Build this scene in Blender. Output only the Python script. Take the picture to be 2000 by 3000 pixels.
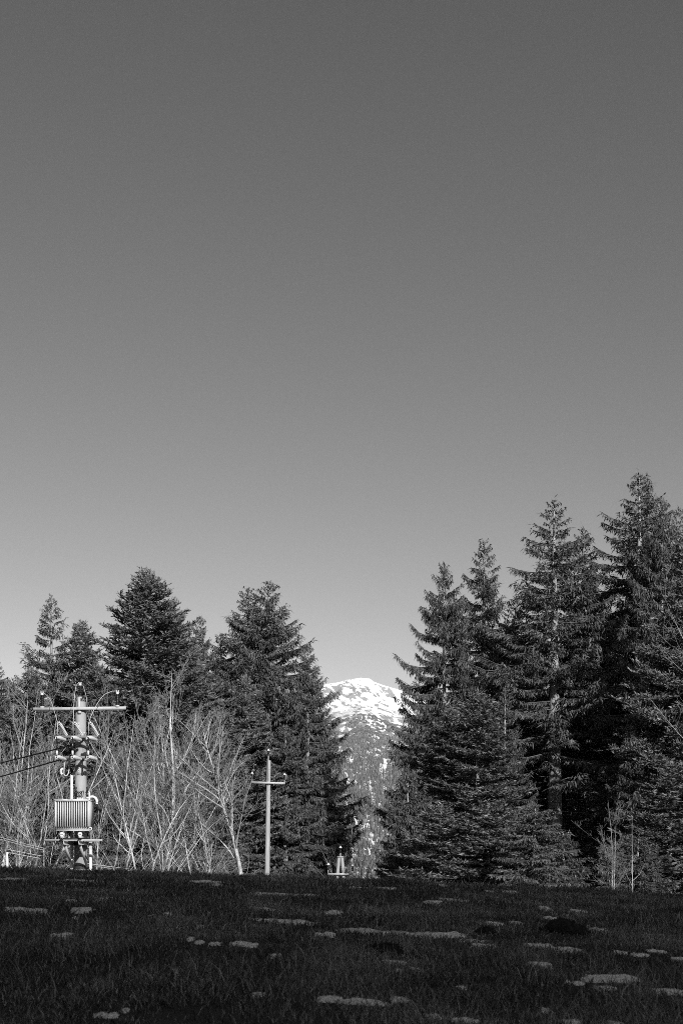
import bpy, math, random
import numpy as np

# ------------------------------------------------------------------ scene, camera, sky, sun
for o in list(bpy.data.objects):
    bpy.data.objects.remove(o)
SC = bpy.context.scene
COL = SC.collection
R = math.radians
EYE = 1.6            # eye height above the ground at the camera
F = 4167.0           # focal length in photo pixels (50 mm on a 36 mm tall frame, 3000 px)
HOR = 2560.0         # photo row of the eye level

cam = bpy.data.cameras.new('camera')
cam.sensor_fit = 'VERTICAL'; cam.sensor_height = 36.0; cam.sensor_width = 24.0
cam.lens = 50.0
cam.shift_y = (HOR - 1500.0) / 3000.0
cam.clip_start = 0.1; cam.clip_end = 40000.0
cam.dof.use_dof = True; cam.dof.focus_distance = 62.0; cam.dof.aperture_fstop = 4.0
camo = bpy.data.objects.new('camera', cam); COL.objects.link(camo)
camo.location = (0, 0, EYE); camo.rotation_euler = (R(90), 0, 0)
SC.camera = camo

SUN_EL, SUN_AZ = 23.0, 160.0     # elevation; azimuth clockwise from +Y (the view direction)
world = bpy.data.worlds.new('World'); SC.world = world; world.use_nodes = True
wn, wl = world.node_tree.nodes, world.node_tree.links
sky = wn.new('ShaderNodeTexSky'); sky.sky_type = 'NISHITA'; sky.sun_disc = False
sky.sun_elevation = R(SUN_EL); sky.sun_rotation = R(SUN_AZ)
sky.altitude = 800; sky.air_density = 1.0; sky.dust_density = 1.2
sep = wn.new('ShaderNodeSeparateColor')           # black-and-white film behind a red filter
wl.new(sky.outputs[0], sep.inputs[0])
film = wn.new('ShaderNodeGamma'); film.inputs[1].default_value = 1.42
wl.new(sep.outputs[0], film.inputs[0]); wl.new(film.outputs[0], wn['Background'].inputs[0])
wn['Background'].inputs[1].default_value = 0.079

sun = bpy.data.lights.new('sun', 'SUN'); sun.energy = 5.0; sun.angle = R(0.5); sun.color = (1, 1, 1)
suno = bpy.data.objects.new('sun', sun); COL.objects.link(suno)
suno.rotation_euler = (R(90 - SUN_EL), 0, R(180 - SUN_AZ) )
suno.location = (60, -80, 60)

vs = SC.view_settings
vs.view_transform = 'Standard'; vs.look = 'None'; vs.gamma = 1.0; vs.exposure = 0.0
vs.use_curve_mapping = False
SC.render.engine = 'CYCLES'
SC.cycles.use_denoising = False
SC.cycles.use_adaptive_sampling = False
SC.cycles.max_bounces = 6; SC.cycles.diffuse_bounces = 1; SC.cycles.glossy_bounces = 2
SC.cycles.transparent_max_bounces = 8; SC.cycles.volume_bounces = 0
SC.cycles.pixel_filter_type = 'BLACKMAN_HARRIS'; SC.cycles.filter_width = 0.9

# ------------------------------------------------------------------ materials (all grey: a black-and-white place)
def mat(name, lo, hi, scale=6.0, rough=0.8, bump=0.0, spec=0.3, stretch=(1, 1, 1), detail=6.0,
        bscale=None, obj_rand=0.0, attr=None, metal=0.0, contrast=(0.3, 0.7)):
    m = bpy.data.materials.new(name); m.use_nodes = True
    n, l = m.node_tree.nodes, m.node_tree.links
    b = n['Principled BSDF']
    b.inputs['Roughness'].default_value = rough
    b.inputs['Specular IOR Level'].default_value = spec
    b.inputs['Metallic'].default_value = metal
    tc = n.new('ShaderNodeTexCoord'); mp = n.new('ShaderNodeMapping')
    mp.inputs['Scale'].default_value = stretch
    l.new(tc.outputs['Object'], mp.inputs['Vector'])
    t = n.new('ShaderNodeTexNoise'); t.inputs['Scale'].default_value = scale
    t.inputs['Detail'].default_value = detail; t.inputs['Roughness'].default_value = 0.62
    l.new(mp.outputs[0], t.inputs['Vector'])
    cr = n.new('ShaderNodeValToRGB')
    cr.color_ramp.elements[0].position, cr.color_ramp.elements[1].position = contrast
    cr.color_ramp.elements[0].color = (lo, lo, lo, 1); cr.color_ramp.elements[1].color = (hi, hi, hi, 1)
    l.new(t.outputs[0], cr.inputs[0])
    out = cr.outputs[0]
    def mul(sock, a, c):
        nonlocal out
        mr = n.new('ShaderNodeMapRange'); mr.inputs[3].default_value = a; mr.inputs[4].default_value = c
        l.new(sock, mr.inputs[0])
        mx = n.new('ShaderNodeMix'); mx.data_type = 'RGBA'; mx.blend_type = 'MULTIPLY'
        mx.inputs[0].default_value = 1.0
        l.new(out, mx.inputs[6]); l.new(mr.outputs[0], mx.inputs[7]); out = mx.outputs[2]
    if obj_rand:
        oi = n.new('ShaderNodeObjectInfo'); mul(oi.outputs['Random'], 1 - obj_rand, 1 + obj_rand)
    if attr:
        at = n.new('ShaderNodeAttribute'); at.attribute_name = attr[0]; mul(at.outputs['Fac'], attr[1], attr[2])
    l.new(out, b.inputs['Base Color'])
    if bump:
        t2 = n.new('ShaderNodeTexNoise'); t2.inputs['Scale'].default_value = bscale or scale * 4
        t2.inputs['Detail'].default_value = 8.0
        l.new(mp.outputs[0], t2.inputs['Vector'])
        bp = n.new('ShaderNodeBump'); bp.inputs['Strength'].default_value = bump; bp.inputs['Distance'].default_value = 0.03
        l.new(t2.outputs[0], bp.inputs['Height']); l.new(bp.outputs[0], b.inputs['Normal'])
    return m

MT = {
    'spruce': mat('spruce_needles', 0.06, 0.135, 1.3, 0.55, spec=0.35, obj_rand=0.18, attr=('shade', 0.6, 1.45)),
    'fir': mat('fir_needles', 0.09, 0.19, 1.6, 0.5, spec=0.4, obj_rand=0.15, attr=('shade', 0.6, 1.6)),
    'bark': mat('conifer_bark', 0.2, 0.46, 3.0, 0.9, 0.6, stretch=(2, 2, .6), obj_rand=0.15),
    'limb': mat('branch_bark', 0.08, 0.2, 3.0, 0.9),
    'deadwood': mat('dead_branch_wood', 0.25, 0.42, 3.0, 0.85),
    'pale_bark': mat('pale_bark', 0.24, 0.70, 5.0, 0.85, 0.3, stretch=(1, 1, .5), obj_rand=0.15),
    'twig': mat('bare_twig', 0.16, 0.36, 1.2, 0.7, obj_rand=0.2, attr=('shade', 0.75, 1.2)),
    'twig_dark': mat('shrub_twig', 0.12, 0.25, 1.2, 0.7, obj_rand=0.2, attr=('shade', 0.7, 1.25)),
    'grass': mat('meadow_grass', 0.085, 0.19, 0.6, 0.75, spec=0.15, attr=('shade', 0.3, 2.9)),
    'snow': mat('old_snow', 0.55, 0.9, 7.0, 0.75, 0.5, spec=0.2, bscale=9.0),
    'mole': mat('molehill_earth', 0.012, 0.04, 14.0, 0.95, 0.8, spec=0.1),
    'concrete': mat('pole_concrete', 0.24, 0.48, 2.2, 0.85, 0.25, stretch=(1, 1, .35)),
    'galv': mat('galvanised_steel', 0.40, 0.58, 9.0, 0.55, 0.05, spec=0.5),
    'barsteel': mat('dull_bar_steel', 0.16, 0.24, 9.0, 0.6),
    'darksteel': mat('dark_steel', 0.02, 0.05, 8.0, 0.6),
    'rubber': mat('black_cable', 0.008, 0.018, 8.0, 0.6),
    'brownglaze': mat('dark_insulator_glaze', 0.010, 0.022, 9.0, 0.22, spec=0.6),
    'porcelain': mat('white_porcelain', 0.62, 0.75, 6.0, 0.35, spec=0.5),
    'paint': mat('pale_tank_paint', 0.52, 0.76, 3.0, 0.5, 0.05, spec=0.4, stretch=(2, 2, .5)),
    'pvc': mat('white_pipe', 0.68, 0.80, 4.0, 0.45, spec=0.4),
    'wire': mat('aluminium_wire', 0.55, 0.7, 9.0, 0.4, spec=0.5),
    'polewood': mat('weathered_pole_wood', 0.30, 0.50, 5.0, 0.85, 0.3, stretch=(4, 4, .25)),
}

def ground_material():
    m = mat('meadow_soil', 0.015, 0.04, 1.2, 0.95, 0.6, bscale=14.0)
    return m
def mountain_material():
    m = bpy.data.materials.new('mountain_rock_and_snow'); m.use_nodes = True
    n, l = m.node_tree.nodes, m.node_tree.links
    b = n['Principled BSDF']; b.inputs['Roughness'].default_value = 0.85; b.inputs['Specular IOR Level'].default_value = 0.15
    at = n.new('ShaderNodeAttribute'); at.attribute_name = 'snow'
    tc = n.new('ShaderNodeTexCoord')
    t = n.new('ShaderNodeTexNoise'); t.inputs['Scale'].default_value = 0.05; t.inputs['Detail'].default_value = 7
    l.new(tc.outputs['Object'], t.inputs['Vector'])
    ad = n.new('ShaderNodeMath'); ad.operation = 'MULTIPLY_ADD'; ad.inputs[1].default_value = 0.9; ad.inputs[2].default_value = -0.45
    l.new(t.outputs[0], ad.inputs[0])
    s = n.new('ShaderNodeMath'); s.operation = 'ADD'
    l.new(ad.outputs[0], s.inputs[0]); l.new(at.outputs['Fac'], s.inputs[1])
    cr = n.new('ShaderNodeValToRGB')
    cr.color_ramp.elements[0].position = 0.37; cr.color_ramp.elements[1].position = 0.63
    cr.color_ramp.elements[0].color = (.27, .27, .27, 1); cr.color_ramp.elements[1].color = (.86, .86, .86, 1)
    l.new(s.outputs[0], cr.inputs[0]); l.new(cr.outputs[0], b.inputs['Base Color'])
    bp = n.new('ShaderNodeBump'); bp.inputs['Strength'].default_value = 0.5; bp.inputs['Distance'].default_value = 8
    l.new(t.outputs[0], bp.inputs['Height']); l.new(bp.outputs[0], b.inputs['Normal'])
    return m

# ------------------------------------------------------------------ helpers
class MB:
    """collects triangles; build() links them as ONE mesh object"""
    def __init__(s): s.v, s.t, s.a, s.n = [], [], [], 0
    def add(s, v, t, a=None):
        v = np.asarray(v, np.float32).reshape(-1, 3); t = np.asarray(t, np.int32).reshape(-1, 3)
        s.v.append(v); s.t.append(t + s.n); s.n += len(v)
        s.a.append(np.full(len(v), 0.5, np.float32) if a is None else np.broadcast_to(np.asarray(a, np.float32), (len(v),)))
        return s
    def box(s, c, d, rz=0.0, rx=0.0):
        x, y, z = [q / 2 for q in d]
        v = np.array([[i, j, k] for i in (-x, x) for j in (-y, y) for k in (-z, z)], float)
        if rx: ca, sa = math.cos(rx), math.sin(rx); v = v @ np.array([[1, 0, 0], [0, ca, sa], [0, -sa, ca]])
        if rz: ca, sa = math.cos(rz), math.sin(rz); v = v @ np.array([[ca, sa, 0], [-sa, ca, 0], [0, 0, 1]])
        q = [(0, 1, 3, 2), (4, 6, 7, 5), (0, 4, 5, 1), (2, 3, 7, 6), (0, 2, 6, 4), (1, 5, 7, 3)]
        t = [x for a, b_, c_, d_ in q for x in ((a, b_, c_), (a, c_, d_))]
        return s.add(v + np.array(c), t)
    def tube(s, pts, rad, sides=6, cap=True, a=None):
        p = np.asarray(pts, float); n = len(p)
        r = np.broadcast_to(np.asarray(rad, float), (n,))
        tg = np.gradient(p, axis=0); tg /= np.linalg.norm(tg, axis=1)[:, None] + 1e-9
        ref = np.array([0, 0, 1.0]) if abs(tg[:, 2]).mean() < 0.8 else np.array([1.0, 0, 0])
        u = np.cross(tg, ref); u /= np.linalg.norm(u, axis=1)[:, None] + 1e-9
        w = np.cross(tg, u)
        th = np.arange(sides) * 2 * math.pi / sides
        v = p[:, None] + r[:, None, None] * (np.cos(th)[None, :, None] * u[:, None] + np.sin(th)[None, :, None] * w[:, None])
        i = np.arange(n - 1)[:, None] * sides; j = np.arange(sides)[None]; k = (j + 1) % sides
        a0, a1, b0, b1 = i + j, i + k, i + sides + j, i + sides + k
        t = np.concatenate([np.stack([a0, b1, a1], -1).reshape(-1, 3), np.stack([a0, b0, b1], -1).reshape(-1, 3)])
        v = v.reshape(-1, 3)
        if cap:
            v = np.concatenate([v, p[:1], p[-1:]]); c0 = n * sides; e = (n - 1) * sides
            j = np.arange(sides); k = (j + 1) % sides
            t = np.concatenate([t, np.stack([j, k, np.full(sides, c0)], -1), np.stack([e + k, e + j, np.full(sides, c0 + 1)], -1)])
        return s.add(v, t, a)
    def lathe(s, base, axis, prof, sides=14):
        """prof = [(distance along axis, radius)...]"""
        ax = np.asarray(axis, float); ax /= np.linalg.norm(ax)
        u = np.cross(ax, (1, 0, 0) if abs(ax[0]) < .8 else (0, 1, 0)); u /= np.linalg.norm(u); w = np.cross(ax, u)
        th = np.arange(sides) * 2 * math.pi / sides
        ring = np.cos(th)[:, None] * u + np.sin(th)[:, None] * w
        v = np.concatenate([np.asarray(base) + ax * h + ring * r for h, r in prof]); n = len(prof)
        i = np.arange(n - 1)[:, None] * sides; j = np.arange(sides)[None]; k = (j + 1) % sides
        t = np.concatenate([np.stack([i + j, i + k, i + sides + k], -1).reshape(-1, 3), np.stack([i + j, i + sides + k, i + sides + j], -1).reshape(-1, 3)])
        return s.add(v, t)
    def mesh(s, name):
        v = np.concatenate(s.v); t = np.concatenate(s.t); a = np.concatenate(s.a)
        me = bpy.data.meshes.new(name)
        me.vertices.add(len(v)); me.vertices.foreach_set('co', v.astype(np.float32).ravel())
        me.loops.add(3 * len(t)); me.loops.foreach_set('vertex_index', t.ravel().astype(np.int32))
        me.polygons.add(len(t)); me.polygons.foreach_set('loop_start', np.arange(0, 3 * len(t), 3, dtype=np.int32))
        at = me.attributes.new('shade', 'FLOAT', 'POINT'); at.data.foreach_set('value', a.astype(np.float32))
        me.update(); return me
    def build(s, name, m, parent=None, smooth=None):
        me = s.mesh(name); me.materials.append(MT[m] if isinstance(m, str) else m)
        if smooth is not None:
            me.polygons.foreach_set('use_smooth', np.ones(len(me.polygons), bool))
            if smooth < 180:
                try: me.set_sharp_from_angle(angle=R(smooth))
                except Exception: pass
        o = bpy.data.objects.new(name, me); COL.objects.link(o); o.parent = parent
        return o

def tag(o, label=None, cat=None, group=None, kind=None):
    if label: o['label'] = label
    if cat: o['category'] = cat
    if group: o['group'] = group
    if kind: o['kind'] = kind
    return o
ORD = ['first', 'second', 'third', 'fourth', 'fifth', 'sixth', 'seventh', 'eighth', 'ninth', 'tenth', 'eleventh', 'twelfth', 'thirteenth', 'fourteenth', 'fifteenth', 'sixteenth', 'seventeenth', 'eighteenth', 'nineteenth', 'twentieth']
def by_place(objs, fmt):
    """labels counted from the left of the photograph"""
    for k, o in enumerate(sorted(objs, key=lambda o: o.location.x / o.location.y)):
        o['label'] = fmt % ORD[k]
def empty(name, loc, rz=0.0):
    o = bpy.data.objects.new(name, None); COL.objects.link(o); o.empty_display_size = 0.3
    o.location = loc; o.rotation_euler = (0, 0, rz); return o
def copy_tree(o, parent=None):
    c = o.copy(); COL.objects.link(c); c.parent = parent
    for k in ('label', 'group'):
        if k in c: del c[k]
    for ch in list(o.children): copy_tree(ch, c)
    return c

_rs = np.random.RandomState(5); _TAB = _rs.rand(256, 256)
def vnoise(x, y):
    x = np.asarray(x, float); y = np.asarray(y, float)
    xi = np.floor(x).astype(int); yi = np.floor(y).astype(int); fx = x - xi; fy = y - yi
    fx = fx * fx * (3 - 2 * fx); fy = fy * fy * (3 - 2 * fy)
    g = lambda i, j: _TAB[i % 256, j % 256]
    return (g(xi, yi) * (1 - fx) + g(xi + 1, yi) * fx) * (1 - fy) + (g(xi, yi + 1) * (1 - fx) + g(xi + 1, yi + 1) * fx) * fy
def fbm(x, y, o=4, gain=0.5):
    s = 0; a = 1; w = 0
    for k in range(o):
        s = s + a * vnoise(x * 2 ** k + 17 * k, y * 2 ** k + 31 * k); w += a; a *= gain
    return s / w

# ------------------------------------------------------------------ the ground: meadow rising to a crest, falling behind it
YC = 31.0
RIDGE = 1.5 + (180 + 37) / math.cos(R(180 - SUN_AZ)) * math.tan(R(SUN_EL)) - 2.8
def zg(x, y):
    x = np.asarray(x, float); y = np.asarray(y, float)
    t = np.clip(y / YC, -1, 1)
    z = 1.62 * (1 - np.clip(1 - t, 0, 2) ** 1.35)
    d = np.clip(y - YC, 0, None)
    fall = 0.075 * d * d / (d + 12.0)
    z = z - np.where(fall < 6, fall, 6 + 4 * (1 - np.exp(-(fall - 6) / 4)))
    xs = 28 * np.tanh(x / 28)
    tilt = -0.20 - 0.041 * xs - 0.001 * xs * xs
    z = z + tilt * np.clip(y / 22, 0, 1)
    near = np.exp(-(y / 60) ** 2)
    z = z + near * (0.17 * (fbm(x * .35 + 9, y * .35, 3) - .5) + 0.07 * (fbm(x * 1.3, y * 1.3 + 5, 2) - .5))
    h = np.clip((-12 - y) / 168, 0, 1); h = h * h * (3 - 2 * h)          # unseen treeless ridge behind the camera, shaped to shade the meadow
    z = z + h * (RIDGE + 1.5 * (fbm(x * .015, y * .015 + 3, 3) - .5))
    return z
def zg1(x, y): return float(zg(np.array([x]), np.array([y]))[0])
def X(px, d): return (px - 1000.0) / F * d
def Z(py, d): return EYE + (HOR - py) / F * d
def hit(px, py):
    """where the sight line through a photo pixel meets the meadow"""
    d = np.arange(7.5, 36, 0.02); x = (px - 1000.0) / F * d
    below = np.nonzero(zg(x, d) + 0.03 >= EYE + (HOR - py) / F * d)[0]
    k = below[0] if len(below) else len(d) - 1
    return float(x[k]), float(d[k])

def axis_pts(parts):
    return np.unique(np.concatenate([np.arange(a, b, s) for a, b, s in parts]))
def grid_mesh(name, xs, ys, zf, m, extra=None):
    gx, gy = np.meshgrid(xs, ys); gz = zf(gx, gy)
    nx, ny = len(xs), len(ys)
    i = np.arange(ny - 1)[:, None] * nx + np.arange(nx - 1)[None]
    t = np.concatenate([np.stack([i, i + 1, i + nx + 1], -1).reshape(-1, 3), np.stack([i, i + nx + 1, i + nx], -1).reshape(-1, 3)])
    mb = MB().add(np.stack([gx, gy, gz], -1).reshape(-1, 3), t)
    o = mb.build(name, m, smooth=180)
    if extra is not None:
        at = o.data.attributes.new(extra[0], 'FLOAT', 'POINT'); at.data.foreach_set('value', extra[1](gx, gy, gz).astype(np.float32).ravel())
    return o
gx = axis_pts([(-9000, -600, 600), (-600, -100, 50), (-100, -20, 4), (-20, 20, .3), (20, 240, 6), (240, 600, 40), (600, 9001, 600)])
gy = axis_pts([(-900, -240, 40), (-240, 4, 4), (4, 40, .3), (40, 130, 2), (130, 600, 20), (600, 9001, 400)])
ground = grid_mesh('meadow', gx, gy, zg, ground_material()); tag(ground, kind='structure')

# ------------------------------------------------------------------ the mountain
PY = 5200.0
_ridge = np.array([(-9000, 2500), (-3000, 2400), (-900, 2300), (-300, 2240), (100, 2170), (500, 2090), (800, 2032), (900, 2014), (953, 2004), (989, 1999), (1018, 1991),
                   (1054, 1985.5), (1083, 1988), (1094, 1997), (1123, 2007), (1148, 2015), (1168, 2020), (1250, 2044), (1400, 2100), (1700, 2200),
                   (2000, 2290), (2600, 2380), (4000, 2450), (11000, 2520)], float)
_prof = np.array([(2300, -.02), (2800, 0.0), (3100, .055), (4100, .375 / .719 * .99), (4600, .712), (4700, .735), (5040, .842), (5110, .915), (5200, 1.0), (5400, .97), (7000, .3)])
def zm(x, y):
    px = 1000 + x * F / PY
    zr = EYE + (HOR - np.interp(px, _ridge[:, 0], _ridge[:, 1])) / F * PY
    g = np.interp(y, _prof[:, 0], _prof[:, 1])
    n = fbm(x * .006 + 3, y * .006, 5, .55) - .5
    rib = np.abs(fbm(x * .014 + 7, y * .004 + 2, 3) - .5) * 2
    edge = np.clip(np.abs(y - PY) / 160, 0, 1)
    amp = np.interp(y, [2600, 3000, 4500, 5000, 5150], [0, 30, 40, 42, 30]) * edge
    cl = np.interp(y, [4950, 5060, 5160, 5200], [0, 1, 1, 0])
    return zr * g - 9.5 + 9.5 * np.clip(g, 0, 1) + amp * n - cl * 22 * rib
def snowf(x, y, z):
    px = 1000 + x * F / PY; row = HOR - (z - EYE) / y * F
    n1 = fbm(x * .032 + z * .02, z * .05, 6, .72); gul = np.abs(fbm(x * .05 + z * .03 + 11, z * .012, 2) - .5); n3 = fbm(x * .07 + z * .05, z * .08 + 30, 3, .6); n2 = fbm(x * .06 + 40, y * .03, 3, .6)
    s = np.full(x.shape, .95)
    w = np.interp(row, [1988, 2000, 2012, 2022, 2036, 2048, 2062], [.35, .65, .8, .95, .95, .6, .25])      # bare rock band under the summit
    w *= np.interp(px, [940, 960, 1050, 1070, 1140, 1190], [.8, 1, 1, .75, .75, .4])
    s -= w * np.clip((n1 - .40) * 14, 0, 1.2) * np.clip(gul * 16 - .25, 0, 1) * .9
    s -= np.interp(row, [2040, 2055, 2090, 2110], [0, .8, .9, .3]) * np.clip((n3 - .62) * 12, 0, 1)
    w2 = np.interp(row, [2060, 2078, 2100, 2150, 2200], [0, .25, .55, .8, .3])
    s -= w2 * np.clip((n2 - .42) * 6, 0, 1)
    return s
mx = axis_pts([(-9000, -1500, 500), (-1500, -160, 60), (-160, 420, 4.5), (420, 1800, 60), (1800, 9001, 500)])
my = axis_pts([(2300, 2800, 60), (2800, 4600, 14), (4600, 5240, 5), (5240, 7001, 110)])
mountain = grid_mesh('mountain', mx, my, zm, mountain_material(), ('snow', snowf)); tag(mountain, kind='structure')

def far_forest():
    rng = np.random.RandomState(3)
    n = 26000
    y = 2750 + 1500 * rng.rand(n) ** .8; x = (-260 + 760 * rng.rand(n)) * (y / 4200)
    dens = np.interp(y, [2750, 2950, 3200, 3900, 4250], [.12, .30, .9, 1, .9])
    cl = fbm(x * .13, y * .012, 3, .6)
    keep = rng.rand(n) < dens * np.clip((cl - .33) * 9, .05, 1)
    x, y = x[keep], y[keep]; n = len(x); z = zm(x, y)
    h = rng.uniform(9, 24, n) * np.interp(y, [2750, 3800, 4250], [1, .85, .4]); r = h * rng.uniform(.13, .2, n)
    mb = MB(); S = 5
    th = np.arange(S) * 2 * math.pi / S
    a = rng.rand(n)
    for (z0, z1, k) in ((.08, .62, 1.0), (.42, 1.0, .68)):
        ring = np.stack([x[:, None] + (r * k)[:, None] * np.cos(th + z0 * 9), y[:, None] + (r * k)[:, None] * np.sin(th + z0 * 9), np.broadcast_to((z + h * z0)[:, None], (n, S))], -1)
        tip = np.stack([x, y, z + h * z1], -1)[:, None]
        v = np.concatenate([ring, tip], 1)
        i = np.arange(n)[:, None] * (S + 1); j = np.arange(S)[None]
        t = np.stack([i + j, i + (j + 1) % S, np.broadcast_to(i + S, (n, S))], -1)
        mb.add(v, t, np.repeat(a, S + 1))
    # dwarf pines above the forest: low cushions
    m = 9000; y2 = 4030 + 640 * rng.rand(m); x2 = -200 + 720 * rng.rand(m)
    c2 = fbm(x2 * .03 + 50, y2 * .02, 3, .6)
    keep = rng.rand(m) < np.interp(y2, [4030, 4120, 4350, 4600, 4670], [.7, 1, .8, .4, .05]) * np.clip((c2 - .42) * 8, 0.02, 1)
    x2, y2 = x2[keep], y2[keep]; m = len(x2); z2 = zm(x2, y2)
    rx = rng.uniform(3, 9, m); ry = rng.uniform(3, 6, m); hz = rng.uniform(2.5, 7, m); a2 = rng.rand(m)
    S = 6; th = np.arange(S) * 2 * math.pi / S
    ring = np.stack([x2[:, None] + rx[:, None] * np.cos(th), y2[:, None] + ry[:, None] * np.sin(th), np.broadcast_to(z2[:, None] - 1, (m, S))], -1)
    up = np.stack([x2[:, None] + .7 * rx[:, None] * np.cos(th + .4), y2[:, None] + .7 * ry[:, None] * np.sin(th + .4), np.broadcast_to((z2 + hz * .7)[:, None], (m, S))], -1)
    tip = np.stack([x2, y2, z2 + hz], -1)[:, None]
    v = np.concatenate([ring, up, tip], 1); K = 2 * S + 1
    i = np.arange(m)[:, None] * K; j = np.arange(S)[None]; k = (j + 1) % S
    t = np.concatenate([np.stack([i + j, i + k, i + S + k], -1).reshape(-1, 3), np.stack([i + j, i + S + k, i + S + j], -1).reshape(-1, 3),
                        np.stack([i + S + j, i + S + k, np.broadcast_to(i + 2 * S, (m, S))], -1).reshape(-1, 3)])
    mb.add(v, t, np.repeat(a2, K))
    o = mb.build('mountain_forest', 'spruce')
    return tag(o, 'distant forest and dwarf pines covering the lower flank of the snowy mountain', 'forest', kind='stuff')
far_forest()

# the air between here and the mountain
hb = MB().box((0, 3900, 375), (18500, 10300, 850))
haze = hb.build('haze', MT['snow']); haze.data.materials.clear()
hm = bpy.data.materials.new('haze_air'); hm.use_nodes = True
hn = hm.node_tree.nodes; hn.clear()
ho = hn.new('ShaderNodeOutputMaterial'); hv = hn.new('ShaderNodeVolumePrincipled')
hv.inputs['Color'].default_value = (.9, .9, .9, 1); hv.inputs['Density'].default_value = 3.4e-5
hm.node_tree.links.new(hv.outputs[0], ho.inputs['Volume'])
haze.data.materials.append(hm); tag(haze, 'thin pale air between the meadow and the mountain', 'haze', kind='stuff')

# ------------------------------------------------------------------ conifers
def diamonds(mb, p, q, w, rng, a):
    """thin needle sprays: flat diamonds from p to q"""
    p = np.asarray(p, float); q = np.asarray(q, float); n = len(p)
    d = q - p; L = np.linalg.norm(d, axis=1)[:, None] + 1e-9
    r = rng.normal(size=(n, 3)); u = np.cross(d / L, r); u /= np.linalg.norm(u, axis=1)[:, None] + 1e-9
    w = np.asarray(w)[:, None] if np.ndim(w) else w
    m = p + d * .42
    v = np.stack([p, m + u * w, q, m - u * w], 1).reshape(-1, 3)
    i = np.arange(n)[:, None] * 4
    t = np.concatenate([i + np.array([[0, 1, 2]]), i + np.array([[0, 2, 3]])])
    mb.add(v, t, np.repeat(a, 4))

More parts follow.
